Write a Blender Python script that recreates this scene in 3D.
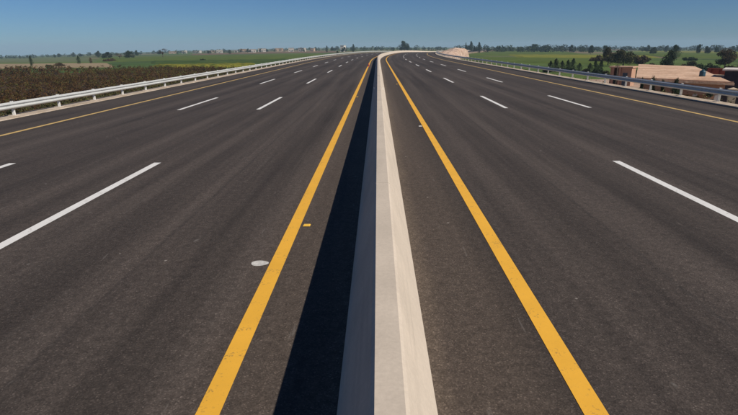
import bpy, math, random
import numpy as np
from mathutils import Matrix, Vector

for o in list(bpy.data.objects):
    bpy.data.objects.remove(o)
scene = bpy.context.scene
COL = scene.collection
random.seed(7)

# ------------------------------------------------------------------ camera
FPX, PITCH, YAW, ROLL, CAM_H = 512.0, 0.30542, -0.01838, -0.00787, 2.95   # solved from the lane lines (738 px wide photo)
def _rotz(v, a):
    c, s = math.cos(a), math.sin(a)
    return Vector((c * v.x + s * v.y, -s * v.x + c * v.y, v.z))
_r0, _u0 = Vector((1, 0, 0)), Vector((0, math.sin(PITCH), math.cos(PITCH)))
_f0 = Vector((0, math.cos(PITCH), -math.sin(PITCH)))
_c, _s = math.cos(ROLL), math.sin(ROLL)
RIGHT = _rotz(_r0 * _c + _u0 * _s, YAW)
UP = _rotz(_u0 * _c - _r0 * _s, YAW)
FWD = _rotz(_f0, YAW)
CAM = Vector((0, 0, CAM_H))
cd = bpy.data.cameras.new('camera')
cam = bpy.data.objects.new('camera', cd)
COL.objects.link(cam)
m = Matrix((RIGHT, UP, -FWD)).transposed().to_4x4()
m.translation = CAM
cam.matrix_world = m
cd.sensor_width = 36.0
cd.lens = 36.0 * FPX / 738.0
cd.clip_start = 0.05
cd.clip_end = 30000
scene.camera = cam

# ------------------------------------------------------------------ sky, sun, exposure
SUN_EL, SUN_AZ = math.radians(39.8), math.radians(122)       # azimuth clockwise from +Y: right, a little behind
w = bpy.data.worlds.new('World')
scene.world = w
w.use_nodes = True
nt = w.node_tree
bg = nt.nodes['Background']
sky = nt.nodes.new('ShaderNodeTexSky')
sky.sky_type = 'NISHITA'
sky.sun_disc = False
sky.sun_elevation = SUN_EL
sky.sun_rotation = SUN_AZ
sky.altitude = 200
sky.air_density = 0.8
sky.dust_density = 0.12
sky.ozone_density = 6.0
tint = nt.nodes.new('ShaderNodeMix'); tint.data_type = 'RGBA'; tint.blend_type = 'MULTIPLY'
tint.inputs[0].default_value = 1.0
tint.inputs[7].default_value = (0.70, 0.93, 1.17, 1)          # the clear blue cast of the photograph's sky, the same all over
nt.links.new(sky.outputs[0], tint.inputs[6])
nt.links.new(tint.outputs[2], bg.inputs['Color'])
bg.inputs['Strength'].default_value = 0.05
sl = bpy.data.lights.new('sun', 'SUN')
sl.energy = 5.0
sl.angle = math.radians(0.53)
sl.color = (1.0, 0.93, 0.82)
sun = bpy.data.objects.new('sun', sl)
COL.objects.link(sun)
SUN_DIR = Vector((math.sin(SUN_AZ) * math.cos(SUN_EL), math.cos(SUN_AZ) * math.cos(SUN_EL), math.sin(SUN_EL)))
sun.rotation_euler = (-SUN_DIR).to_track_quat('-Z', 'Y').to_euler()
sun.location = (60, -20, 60)
scene.view_settings.view_transform = 'Standard'
scene.view_settings.look = 'None'
scene.view_settings.exposure = 0.0
scene.view_settings.gamma = 1.0
scene.render.engine = 'CYCLES'

# ------------------------------------------------------------------ helpers
def tag(o, label=None, cat=None, group=None, kind=None):
    if label: o['label'] = label
    if cat: o['category'] = cat
    if group: o['group'] = group
    if kind: o['kind'] = kind
    return o

def mesh_obj(name, verts, faces, mat=None, parent=None, uvs=None, smooth=False):
    me = bpy.data.meshes.new(name)
    me.from_pydata([tuple(v) for v in verts], [], faces)
    if uvs is not None:
        ul = me.uv_layers.new(name='UVMap')
        li = np.empty(len(me.loops), dtype=np.int32)
        me.loops.foreach_get('vertex_index', li)
        ul.data.foreach_set('uv', np.asarray(uvs, dtype=np.float32)[li].ravel())
    if smooth:
        me.polygons.foreach_set('use_smooth', [True] * len(me.polygons))
    if mat: me.materials.append(mat)
    me.update()
    o = bpy.data.objects.new(name, me)
    COL.objects.link(o)
    if parent: o.parent = parent
    return o

def empty(name, loc=(0, 0, 0), rz=0.0):
    o = bpy.data.objects.new(name, None)
    o.location = loc
    o.rotation_euler = (0, 0, rz)
    o.empty_display_size = 0.3
    COL.objects.link(o)
    return o

def copy_tree(o, parent=None):
    c = o.copy()
    COL.objects.link(c)
    c.parent = parent
    for ch in list(o.children):
        copy_tree(ch, c)
    return c

class MB:
    """collects boxes / tubes / prisms for one mesh"""
    def __init__(self): self.v, self.f = [], []
    def add(self, v, f):
        n = len(self.v)
        self.v += [tuple(p) for p in v]
        self.f += [tuple(i + n for i in q) for q in f]
        return self
    def box(self, x0, x1, y0, y1, z0, z1):
        v = [(x, y, z) for z in (z0, z1) for x, y in ((x0, y0), (x1, y0), (x1, y1), (x0, y1))]
        return self.add(v, [(3, 2, 1, 0), (4, 5, 6, 7), (0, 1, 5, 4), (1, 2, 6, 5), (2, 3, 7, 6), (3, 0, 4, 7)])
    def tube(self, pts, rad, n=7):
        v, f = [], []
        pts = [Vector(p) for p in pts]
        for i, p in enumerate(pts):
            d = (pts[min(i + 1, len(pts) - 1)] - pts[max(i - 1, 0)]).normalized()
            a = d.orthogonal().normalized(); b = d.cross(a)
            for k in range(n):
                t = 2 * math.pi * k / n
                v.append(p + (a * math.cos(t) + b * math.sin(t)) * rad[i])
        for i in range(len(pts) - 1):
            for k in range(n):
                f.append((i * n + k, i * n + (k + 1) % n, (i + 1) * n + (k + 1) % n, (i + 1) * n + k))
        f.append(tuple(range(n - 1, -1, -1)))
        f.append(tuple((len(pts) - 1) * n + k for k in range(n)))
        return self.add(v, f)
    def lathe(self, prof, n=16, c=(0, 0, 0)):
        v, f = [], []
        for r, z in prof:
            for k in range(n):
                t = 2 * math.pi * k / n
                v.append((c[0] + r * math.cos(t), c[1] + r * math.sin(t), c[2] + z))
        for i in range(len(prof) - 1):
            for k in range(n):
                f.append((i * n + k, i * n + (k + 1) % n, (i + 1) * n + (k + 1) % n, (i + 1) * n + k))
        f.append(tuple(range(n - 1, -1, -1)))
        f.append(tuple((len(prof) - 1) * n + k for k in range(n)))
        return self.add(v, f)
    def build(self, name, mat, parent=None, smooth=False):
        return mesh_obj(name, self.v, self.f, mat, parent, smooth=smooth)

# ------------------------------------------------------------------ materials
class NT:
    def __init__(self, name):
        self.m = bpy.data.materials.new(name)
        self.m.use_nodes = True
        self.t = self.m.node_tree
        self.b = self.t.nodes['Principled BSDF']
    def n(self, typ, **kw):
        x = self.t.nodes.new('ShaderNode' + typ)
        for k, v in kw.items():
            if k in x.inputs.keys() if isinstance(k, str) else False: x.inputs[k].default_value = v
            else: setattr(x, k, v)
        return x
    def l(self, a, b): self.t.links.new(a, b)
    def noise(self, vec, scale, detail=4, rough=0.55, mul=None):
        if mul is not None:
            mp = self.n('Mapping'); mp.inputs['Scale'].default_value = mul
            self.l(vec, mp.inputs['Vector']); vec = mp.outputs[0]
        x = self.n('TexNoise'); x.inputs['Scale'].default_value = scale
        x.inputs['Detail'].default_value = detail; x.inputs['Roughness'].default_value = rough
        self.l(vec, x.inputs['Vector'])
        return x.outputs['Fac']
    def ramp(self, fac, stops):
        x = self.n('ValToRGB'); cr = x.color_ramp
        while len(cr.elements) < len(stops): cr.elements.new(0.5)
        for e, (p, c) in zip(cr.elements, stops):
            e.position = p
            e.color = (c, c, c, 1) if not hasattr(c, '__len__') else (*c, 1)
        self.l(fac, x.inputs['Fac'])
        return x.outputs['Color']
    def mix(self, fac, a, b, typ='MIX'):
        x = self.n('Mix'); x.data_type = 'RGBA'; x.blend_type = typ
        for sock, v in ((x.inputs[0], fac), (x.inputs[6], a), (x.inputs[7], b)):
            if isinstance(v, (int, float)): sock.default_value = v if sock.type == 'VALUE' else (v, v, v, 1)
            elif isinstance(v, tuple): sock.default_value = (*v, 1)
            else: self.l(v, sock)
        return x.outputs[2]
    def bump(self, h, strength=0.3, dist=0.01):
        x = self.n('Bump'); x.inputs['Strength'].default_value = strength; x.inputs['Distance'].default_value = dist
        self.l(h, x.inputs['Height']); self.l(x.outputs[0], self.b.inputs['Normal'])
    def out(self, col, rough=0.8, spec=0.3, metal=0.0):
        if isinstance(col, tuple): self.b.inputs['Base Color'].default_value = (*col, 1)
        else: self.l(col, self.b.inputs['Base Color'])
        self.b.inputs['Roughness'].default_value = rough
        self.b.inputs['Specular IOR Level'].default_value = spec
        self.b.inputs['Metallic'].default_value = metal
        return self.m

def mat_asphalt():
    t = NT('asphalt')
    uv = t.n('UVMap').outputs[0]
    # slow patches and long streaks along the driving direction
    patch = t.noise(uv, 0.35, 5, 0.6)
    streak = t.noise(uv, 1.0, 4, 0.6, (1.3, 0.03, 1))
    fine_streak = t.noise(uv, 1.0, 3, 0.6, (7.0, 0.12, 1))
    base = t.ramp(streak, [(0.3, (0.040, 0.032, 0.028)), (0.7, (0.084, 0.067, 0.057))])
    base = t.mix(t.ramp(patch, [(0.42, 0.0), (0.62, 0.25)]), base, (0.084, 0.066, 0.056))
    base = t.mix(t.ramp(fine_streak, [(0.58, 0.0), (0.78, 0.30)]), base, (0.12, 0.102, 0.09))
    # rougher, browner strip of each inner shoulder beside the barrier, with its own uneven edge
    sx = t.n('SeparateXYZ'); t.l(uv, sx.inputs[0])
    wob = t.noise(uv, 1.0, 3, 0.6, (0.2, 0.35, 1))
    ab = t.n('Math'); ab.operation = 'ABSOLUTE'; t.l(sx.outputs[0], ab.inputs[0])
    ws = t.n('Math'); ws.operation = 'MULTIPLY_ADD'; t.l(wob, ws.inputs[0]); ws.inputs[1].default_value = 0.5; t.l(ab.outputs[0], ws.inputs[2])
    sh = t.n('MapRange'); t.l(ws.outputs[0], sh.inputs[0]); sh.inputs[1].default_value = 1.6; sh.inputs[2].default_value = 2.1; sh.inputs[3].default_value = 0.55; sh.inputs[4].default_value = 0.0
    base = t.mix(sh.outputs[0], base, (0.092, 0.070, 0.055))
    du = t.n('MapRange'); t.l(ws.outputs[0], du.inputs[0]); du.inputs[1].default_value = 0.66; du.inputs[2].default_value = 1.0; du.inputs[3].default_value = 0.5; du.inputs[4].default_value = 0.0
    base = t.mix(du.outputs[0], base, (0.19, 0.145, 0.105))
    for seam in (-11.75, -8.05, -3.35, 3.9, 8.3, 12.2):
        sb = t.n('Math'); sb.operation = 'SUBTRACT'; t.l(sx.outputs[0], sb.inputs[0]); sb.inputs[1].default_value = seam
        sw = t.n('Math'); sw.operation = 'MULTIPLY_ADD'; t.l(wob, sw.inputs[0]); sw.inputs[1].default_value = 0.12; t.l(sb.outputs[0], sw.inputs[2])
        sa = t.n('Math'); sa.operation = 'ABSOLUTE'; t.l(sw.outputs[0], sa.inputs[0])
        sm = t.n('MapRange'); t.l(sa.outputs[0], sm.inputs[0]); sm.inputs[1].default_value = 0.012; sm.inputs[2].default_value = 0.05; sm.inputs[3].default_value = 0.32; sm.inputs[4].default_value = 0.0
        base = t.mix(sm.outputs[0], base, (0.028, 0.024, 0.022))
    wt = t.n('Math'); wt.operation = 'SINE'
    wm_ = t.n('Math'); wm_.operation = 'MULTIPLY'; t.l(sx.outputs[0], wm_.inputs[0]); wm_.inputs[1].default_value = 3.25; t.l(wm_.outputs[0], wt.inputs[0])
    wk = t.n('Math'); wk.operation = 'MULTIPLY_ADD'; t.l(wt.outputs[0], wk.inputs[0]); wk.inputs[1].default_value = 0.22; t.l(streak, wk.inputs[2])
    base = t.mix(1.0, base, t.ramp(wk.outputs[0], [(0.25, 0.86), (0.75, 1.10)]), 'MULTIPLY')
    # aggregate: stones of about a centimetre
    v = t.n('TexVoronoi'); v.inputs['Scale'].default_value = 75
    t.l(uv, v.inputs['Vector'])
    sep = t.n('SeparateColor'); t.l(v.outputs['Color'], sep.inputs[0])
    stone = t.ramp(sep.outputs[0], [(0.0, 0.65), (0.75, 1.0), (0.93, 1.2), (1.0, 1.8)])
    base = t.mix(1.0, base, stone, 'MULTIPLY')
    mott = t.noise(uv, 9, 6, 0.75)
    base = t.mix(1.0, base, t.ramp(mott, [(0.3, 0.68), (0.7, 1.32)]), 'MULTIPLY')
    # pale scuffs and dropped specks
    sc = t.noise(uv, 4.3, 2, 0.5, (1.0, 0.6, 1))
    base = t.mix(t.ramp(sc, [(0.74, 0.0), (0.78, 0.3)]), base, (0.26, 0.24, 0.22))
    dr = t.n('TexVoronoi'); dr.inputs['Scale'].default_value = 1.1; t.l(uv, dr.inputs['Vector'])
    base = t.mix(t.ramp(dr.outputs['Distance'], [(0.018, 0.55), (0.03, 0.0)]), base, (0.40, 0.36, 0.32))
    scr = t.noise(uv, 1.0, 2, 0.5, (9.0, 0.9, 1))
    base = t.mix(t.ramp(scr, [(0.73, 0.0), (0.76, 0.35)]), base, (0.17, 0.15, 0.135))
    t.bump(t.mix(0.5, v.outputs['Distance'], mott), 0.5, 0.006)
    return t.out(base, 0.86, 0.22)

def mat_paint(name, col, wear):
    t = NT(name)
    uv = t.n('UVMap').outputs[0]
    a = t.noise(uv, 28, 6, 0.75)
    b = t.noise(uv, 1.7, 4, 0.6)
    c = t.mix(t.ramp(b, [(0.35, 0.0), (0.7, 0.35)]), col, tuple(x * 0.72 for x in col))
    c = t.mix(t.ramp(a, [(0.58, 0.0), (0.78, wear)]), c, (0.10, 0.08, 0.06))
    vo = t.n('TexVoronoi'); vo.inputs['Scale'].default_value = 60; t.l(uv, vo.inputs['Vector'])
    sp_ = t.n('SeparateColor'); t.l(vo.outputs['Color'], sp_.inputs[0])
    g_ = t.noise(uv, 3.5, 4, 0.7)
    mu = t.n('Math'); mu.operation = 'MULTIPLY'; t.l(sp_.outputs[0], mu.inputs[0]); t.l(t.ramp(g_, [(0.35, 0.2), (0.65, 1.0)]), mu.inputs[1])
    c = t.mix(t.ramp(mu.outputs[0], [(0.62, 0.0), (0.85, 0.5)]), c, (0.16, 0.11, 0.06))
    t.bump(a, 0.4, 0.004)
    return t.out(c, 0.65, 0.3)

def mat_concrete(name, col, dirt=0.35):
    t = NT(name)
    tc = t.n('TexCoord').outputs['Object']
    a = t.noise(tc, 1.1, 5, 0.65)
    b = t.noise(tc, 26, 6, 0.7)
    s = t.noise(tc, 3.0, 4, 0.6, (1, 0.12, 2.5))
    c = t.mix(t.ramp(a, [(0.35, 0.0), (0.75, 1.0)]), col, tuple(x * 0.84 for x in col))
    c = t.mix(t.ramp(s, [(0.52, 0.0), (0.75, dirt)]), c, tuple(x * 0.62 for x in col))
    c = t.mix(1.0, c, t.ramp(b, [(0.25, 0.88), (0.75, 1.08)]), 'MULTIPLY')
    t.bump(b, 0.25, 0.004)
    return t.out(c, 0.85, 0.25)

def mat_noise(name, c0, c1, scale=1.0, rough=0.9, spec=0.2, metal=0.0, detail=5, c2=None, coord='Object', bump=0.0, lo=0.35, hi=0.65):
    t = NT(name)
    tc = t.n('TexCoord').outputs[coord] if coord != 'World' else t.n('NewGeometry').outputs['Position']
    a = t.noise(tc, scale, detail, 0.65)
    stops = [(lo, c0), (hi, c1)] if c2 is None else [(lo, c0), ((lo + hi) / 2, c1), (hi, c2)]
    c = t.ramp(a, stops)
    b = t.noise(tc, scale * 13, 4, 0.7)
    c = t.mix(1.0, c, t.ramp(b, [(0.3, 0.75), (0.7, 1.2)]), 'MULTIPLY')
    if bump: t.bump(b, bump, 0.05)
    return t.out(c, rough, spec, metal)

def mat_leaf(name, cols, scale=0.6):
    """leaf colour from the per-leaf 'tint' attribute, the object's own random value and a slow noise"""
    t = NT(name)
    at = t.n('Attribute'); at.attribute_name = 'tint'
    oi = t.n('ObjectInfo')
    pos = t.n('NewGeometry').outputs['Position']
    nz = t.noise(pos, scale, 3, 0.6)
    ad = t.n('Math'); ad.operation = 'MULTIPLY_ADD'
    t.l(at.outputs['Fac'], ad.inputs[0]); ad.inputs[1].default_value = 0.55
    sc = t.n('Math'); sc.operation = 'MULTIPLY_ADD'
    t.l(nz, sc.inputs[0]); sc.inputs[1].default_value = 0.8; sc.inputs[2].default_value = -0.2
    t.l(sc.outputs[0], ad.inputs[2])
    n = len(cols)
    c = t.ramp(ad.outputs[0], [(0.15 + 0.75 * i / (n - 1), cc) for i, cc in enumerate(cols)])
    hs = t.n('HueSaturation')
    mr = t.n('MapRange'); t.l(oi.outputs['Random'], mr.inputs[0]); mr.inputs[3].default_value = 0.485; mr.inputs[4].default_value = 0.515
    mv = t.n('MapRange'); t.l(oi.outputs['Random'], mv.inputs[0]); mv.inputs[3].default_value = 0.75; mv.inputs[4].default_value = 1.2
    t.l(mr.outputs[0], hs.inputs['Hue']); t.l(mv.outputs[0], hs.inputs['Value']); t.l(c, hs.inputs['Color'])
    t.b.inputs['Transmission Weight'].default_value = 0.0
    return t.out(hs.outputs[0], 0.75, 0.2)

M = {}
M['asphalt'] = mat_asphalt()
M['yellow'] = mat_paint('yellow_paint', (0.80, 0.42, 0.045), 0.45)
M['yellow_pale'] = mat_paint('faded_yellow_paint', (0.58, 0.39, 0.14), 0.6)
M['white'] = mat_paint('white_paint', (0.74, 0.72, 0.69), 0.45)
M['concrete'] = mat_concrete('barrier_concrete', (0.57, 0.485, 0.395), 0.42)
M['verge'] = mat_noise('pale_verge', (0.36, 0.28, 0.20), (0.54, 0.45, 0.36), 1.2, coord='World', bump=0.4)
M['slope'] = mat_noise('slope_soil', (0.10, 0.075, 0.045), (0.26, 0.19, 0.13), 0.5, coord='World', bump=0.5)
M['sand'] = mat_noise('sand', (0.30, 0.18, 0.12), (0.62, 0.47, 0.37), 0.45, coord='World', bump=0.5)
M['dirt'] = mat_noise('dirt_yard', (0.30, 0.20, 0.14), (0.46, 0.34, 0.26), 0.3, coord='World', bump=0.5)
def mat_steel():
    t = NT('galvanised_steel')
    tc = t.n('TexCoord').outputs['Object']
    a = t.noise(tc, 6, 4, 0.6)
    c = t.ramp(a, [(0.3, (0.47, 0.48, 0.47)), (0.7, (0.60, 0.60, 0.58))])
    t.bump(a, 0.1, 0.003)
    return t.out(c, 0.6, 0.4, 0.15)
M['steel'] = mat_steel()
M['post'] = mat_noise('white_coated_post', (0.60, 0.59, 0.56), (0.74, 0.73, 0.70), 4, rough=0.5, spec=0.4)
M['bark'] = mat_noise('bark', (0.05, 0.035, 0.025), (0.12, 0.09, 0.065), 6)
M['leaf_dark'] = mat_leaf('dark_leaves', [(0.008, 0.014, 0.006), (0.02, 0.035, 0.012), (0.045, 0.06, 0.02)])
M['leaf_olive'] = mat_leaf('olive_leaves', [(0.022, 0.020, 0.008), (0.055, 0.05, 0.018), (0.10, 0.085, 0.03)])
M['leaf_brown'] = mat_leaf('brown_leaves', [(0.03, 0.018, 0.010), (0.075, 0.045, 0.022), (0.12, 0.085, 0.04)])
M['leaf_crop'] = mat_leaf('crop_leaves', [(0.010, 0.008, 0.003), (0.062, 0.030, 0.010), (0.105, 0.060, 0.016), (0.060, 0.066, 0.014), (0.14, 0.14, 0.032)], 0.06)
M['leaf_weed'] = mat_leaf('weed_leaves', [(0.018, 0.022, 0.008), (0.05, 0.05, 0.018), (0.12, 0.10, 0.04)], 0.5)
M['crop_soil'] = mat_noise('crop_soil', (0.03, 0.018, 0.010), (0.075, 0.042, 0.02), 0.2, coord='World')

# ------------------------------------------------------------------ the road's course
CURVE_S, CURVE_E, CURVE_R = 105.0, 400.0, 1050.0
def path(s):
    if s <= CURVE_S: return 0.0, s, 0.0
    a = (min(s, CURVE_E) - CURVE_S) / CURVE_R
    x = CURVE_R * (1 - math.cos(a)); y = CURVE_S + CURVE_R * math.sin(a)
    if s > CURVE_E:
        x += (s - CURVE_E) * math.sin(a); y += (s - CURVE_E) * math.cos(a)
    return x, y, a
def ZR(s):
    """the carriageway crests about 230 m off and comes down to the level of the fields"""
    if s < 230: return 0.0
    if s < 340: return -8.0e-5 * (s - 230) ** 2
    z0, g = -8.0e-5 * 110 ** 2, -16.0e-5 * 110
    t = min(1.0, (s - 340) / 250.0)
    return z0 + g * 250.0 * (t - t * t / 2)
def P(s, o, z=0.0):
    x, y, a = path(s)
    return Vector((x + o * math.cos(a), y - o * math.sin(a), z + ZR(s)))
def srange(a, b, step):
    n = max(1, int(math.ceil((b - a) / step)))
    return [a + (b - a) * i / n for i in range(n + 1)]
def strip(name, ss, prof, mat, parent=None, zfun=None, smooth=False):
    v, uv, f = [], [], []
    n = len(prof)
    for s in ss:
        for o, z in prof:
            zz = z if zfun is None else zfun(s, o, z)
            v.append(P(s, o, zz)); uv.append((o, s))
    for i in range(len(ss) - 1):
        for k in range(n - 1):
            f.append((i * n + k, i * n + k + 1, (i + 1) * n + k + 1, (i + 1) * n + k))
    return mesh_obj(name, v, f, mat, parent, uv, smooth)

# ------------------------------------------------------------------ lie of the land
FIELD_Z = -3.5
def zg(x, y):
    """fields: level near the motorway, falling very gently away to both sides far off"""
    r = math.hypot(x, y)
    a = math.atan2(x, max(y, 1e-6)) if y > 0 else (math.pi / 2 if x > 0 else -math.pi / 2)
    k = 0.0100 * min(1.0, abs(a) / 0.60) ** 1.8 if a < 0 else 0.0052 * min(1.0, a / 0.5)
    return FIELD_Z - max(0.0, r - 240.0) * (k + 0.0008)
def ray(px, py):
    return (FWD + RIGHT * ((px - 369.0) / FPX) - UP * ((py - 207.5) / FPX))
def AT(px, py, D):
    d = ray(px, py)
    return CAM + d * (D / d.y)
def G(px, py):
    d = ray(px, py); d = d / d.y
    lo, D = 5.0, 5.0
    while D < 5500:
        p = CAM + d * D
        if p.z < zg(p.x, p.y): break
        lo = D; D *= 1.03
    hi = D
    for _ in range(40):
        mid = (lo + hi) / 2; p = CAM + d * mid
        if p.z < zg(p.x, p.y): hi = mid
        else: lo = mid
    p = CAM + d * lo
    return Vector((p.x, p.y, zg(p.x, p.y)))

# ------------------------------------------------------------------ ground sheet
def mat_ground():
    t = NT('farmland')
    pos = t.n('NewGeometry').outputs['Position']
    wob = t.n('TexNoise'); wob.inputs['Scale'].default_value = 0.01
    t.l(pos, wob.inputs['Vector'])
    mp = t.n('Mapping'); mp.inputs['Scale'].default_value = (0.011, 0.0085, 0.0); mp.inputs['Rotation'].default_value = (0, 0, 0.35)
    t.l(pos, mp.inputs['Vector'])
    v = t.n('TexVoronoi'); v.distance = 'CHEBYCHEV'; v.inputs['Scale'].default_value = 1.0
    t.l(mp.outputs[0], v.inputs['Vector'])
    sep = t.n('SeparateColor'); t.l(v.outputs['Color'], sep.inputs[0])
    c = t.n('ValToRGB'); c.color_ramp.interpolation = 'CONSTANT'
    cols = [(0.0, (0.055, 0.085, 0.022)), (0.22, (0.085, 0.125, 0.03)), (0.40, (0.12, 0.13, 0.05)), (0.56, (0.06, 0.10, 0.025)),
            (0.70, (0.17, 0.13, 0.075)), (0.80, (0.10, 0.12, 0.04)), (0.92, (0.24, 0.18, 0.11))]
    while len(c.color_ramp.elements) < len(cols): c.color_ramp.elements.new(0.5)
    for e, (p, q) in zip(c.color_ramp.elements, cols): e.position = p; e.color = (*q, 1)
    t.l(sep.outputs[0], c.inputs['Fac'])
    nz = t.noise(pos, 0.06, 6, 0.7)
    col = t.mix(1.0, c.outputs['Color'], t.ramp(nz, [(0.3, 0.65), (0.7, 1.3)]), 'MULTIPLY')
    n2 = t.noise(pos, 1.2, 4, 0.7)
    col = t.mix(1.0, col, t.ramp(n2, [(0.3, 0.7), (0.7, 1.25)]), 'MULTIPLY')
    return t.out(col, 0.95, 0.1)
M['ground'] = mat_ground()
rings = [0, 15, 30, 50, 75, 100, 130, 160, 200, 250, 320, 400, 500, 650, 850, 1100, 1500, 2000, 2800, 4000, 5600]
NA = 144
gv, gf = [(0, 0, FIELD_Z)], []
for r in rings[1:]:
    for k in range(NA):
        a = 2 * math.pi * (k + 0.5) / NA - math.pi
        x, y = r * math.sin(a), r * math.cos(a)
        gv.append((x, y, zg(x, y)))
for k in range(NA): gf.append((0, 1 + (k + 1) % NA, 1 + k))
for i in range(len(rings) - 2):
    for k in range(NA):
        a, b = 1 + i * NA + k, 1 + i * NA + (k + 1) % NA
        gf.append((a, b, b + NA, a + NA))
ground = tag(mesh_obj('ground', gv, gf, M['ground']), kind='structure')

# field parcels, each a sheet a hand above the ground with an uneven top
def field(name, poly_px, mat, lift=0.12, rough=0.05, world=False, nu=26, nv=10, hidden=None):
    q = [Vector((x, y, 0)) for x, y in poly_px] if world else [G(x, y) for x, y in poly_px]
    v, f = [], []
    for j in range(nv + 1):
        for i in range(nu + 1):
            a, b = i / nu, j / nv
            p = (q[0] * (1 - a) + q[1] * a) * (1 - b) + (q[3] * (1 - a) + q[2] * a) * b
            edge = i in (0, nu) or j in (0, nv)
            z = zg(p.x, p.y) + (-0.1 if edge else lift + random.uniform(-rough, rough))
            v.append((p.x, p.y, z))
    for j in range(nv):
        for i in range(nu):
            k = j * (nu + 1) + i
            f.append((k, k + nu + 1, k + nu + 2, k + 1))
    o = mesh_obj(name, v, f, mat)
    return tag(o, kind='structure')
def fm(name, a, b, sc=0.15): return mat_noise(name, a, b, sc, coord='World', rough=0.95, spec=0.1, bump=0.3)
M['f_green'] = fm('green_crop', (0.060, 0.090, 0.014), (0.105, 0.135, 0.024))
M['f_lime'] = fm('yellow_green_crop', (0.135, 0.150, 0.018), (0.20, 0.19, 0.03))
M['f_mustard'] = fm('mustard_bloom', (0.08, 0.10, 0.016), (0.23, 0.20, 0.025), 0.25)
M['f_tan'] = fm('dry_stubble', (0.21, 0.16, 0.095), (0.33, 0.25, 0.155))
M['f_grey'] = fm('grey_green_crop', (0.09, 0.115, 0.05), (0.14, 0.15, 0.075))
M['f_red'] = fm('ploughed_earth', (0.12, 0.075, 0.045), (0.19, 0.125, 0.08))
M['f_deep'] = fm('deep_green_crop', (0.035, 0.062, 0.012), (0.065, 0.095, 0.02))
field('mustard_field', [(150, 66.4), (258, 65.0), (258, 67.0), (170, 68.2)], M['f_mustard'], 0.8, 0.25)
field('stubble_field', [(-130, 64.4), (112, 62.8), (118, 67.6), (-130, 71.0)], M['f_tan'], 0.1)
field('green_field', [(95, 57.5), (330, 54.0), (300, 58.8), (112, 62.2)], M['f_green'], 0.4, 0.12)
field('deep_green_field', [(150, 61.6), (300, 59.2), (290, 62.5), (150, 64.0)], M['f_deep'], 0.5, 0.15)
field('grey_field', [(-130, 60.2), (90, 57.6), (105, 62.0), (-130, 63.8)], M['f_grey'], 0.2)
field('ploughed_field', [(190, 53.8), (340, 51.0), (336, 52.6), (190, 55.2)], M['f_red'], 0.2)
field('pale_field', [(272, 50.6), (306, 50.0), (312, 51.0), (276, 51.7)], M['f_tan'], 0.2)
field('green_field', [(458, 50.6), (560, 50.4), (600, 56.0), (458, 56.2)], M['f_green'], 0.3, 0.1)
field('lime_field', [(505, 54.8), (650, 55.6), (662, 58.0), (520, 57.8)], M['f_lime'], 0.5, 0.12)
field('green_field', [(458, 56.8), (640, 58.6), (640, 66.0), (480, 62.5)], M['f_green'], 0.3, 0.1)
field('deep_green_field', [(610, 51.8), (850, 54.5), (850, 62.0), (668, 57.6)], M['f_green'], 0.4, 0.12)
field('lime_field', [(640, 50.6), (780, 52.5), (780, 54.0), (630, 51.4)], M['f_lime'], 0.3, 0.1)
field('ploughed_field', [(555, 48.9), (640, 49.4), (630, 50.4), (556, 49.9)], M['f_red'], 0.2)
yard = field('dirt_yard', [(22.5, 28), (75, 28), (62, 100), (23.5, 112)], M['dirt'], 0.1, 0.04, world=True)

# ------------------------------------------------------------------ embankment, road, markings
S0, S1 = -40.0, 900.0
SS = srange(S0, 50, 6) + srange(50, 400, 6)[1:] + srange(400, S1, 25)[1:]
EL, ER = -16.15, 17.15           # asphalt edges
RL, RR = -16.62, 17.72           # guardrail lines
def emb_z(s, o, z):
    if z > FIELD_Z + 0.2: return z
    p = P(s, o); return zg(p.x, p.y) - 0.4 - ZR(s)
embk = strip('embankment', SS, [(-26.5, FIELD_Z), (-22.5, -2.1), (-17.7, -0.10), (-17.4, -0.006), (ER + 1.15, -0.006), (ER + 1.5, -0.10), (20.6, -1.9), (22.6, FIELD_Z)], M['slope'], zfun=emb_z)
tag(embk, kind='structure')
road = tag(strip('road', SS, [(EL, 0.0)] + [(o, 0.0) for o in (-12, -8, -4, 0, 4, 8, 12)] + [(ER, 0.0)], M['asphalt']), kind='structure')
tag(strip('verge', SS, [(EL - 1.2, -0.012), (EL - 0.9, 0.035), (EL - 0.02, 0.03), (EL + 0.01, -0.02)], M['verge']), kind='structure')
tag(strip('verge', SS, [(ER - 0.01, -0.02), (ER + 0.02, 0.03), (ER + 0.85, 0.035), (ER + 1.1, -0.012)], M['verge']), kind='structure')

Z1 = 0.004
def line_piece(name, a, b, o, wd, mat):
    ob = strip(name, srange(a, b, 6), [(o - wd / 2, Z1), (o + wd / 2, Z1)], mat, road)
    return ob
LN = dict(Ly=-1.44, Ry=1.82, L1=-5.92, L2=-9.87, Lo=-13.45, R1=6.30, R2=10.38, Ro=14.12)
line_piece('edge_line', S0, 700, LN['Ly'], 0.205, M['yellow'])
line_piece('edge_line', S0, 700, LN['Ry'], 0.205, M['yellow'])
line_piece('edge_line', S0, 700, LN['Lo'], 0.19, M['yellow_pale'])
line_piece('edge_line', S0, 700, LN['Ro'], 0.19, M['yellow_pale'])
for key in ('L1', 'L2', 'R1', 'R2'):
    k = -2
    while 7.0 + 18.5 * k < 520:
        a = 7.0 + 18.5 * k
        line_piece('lane_dash', a, a + 6.4, LN[key], 0.19, M['white'])
        k += 1
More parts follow.
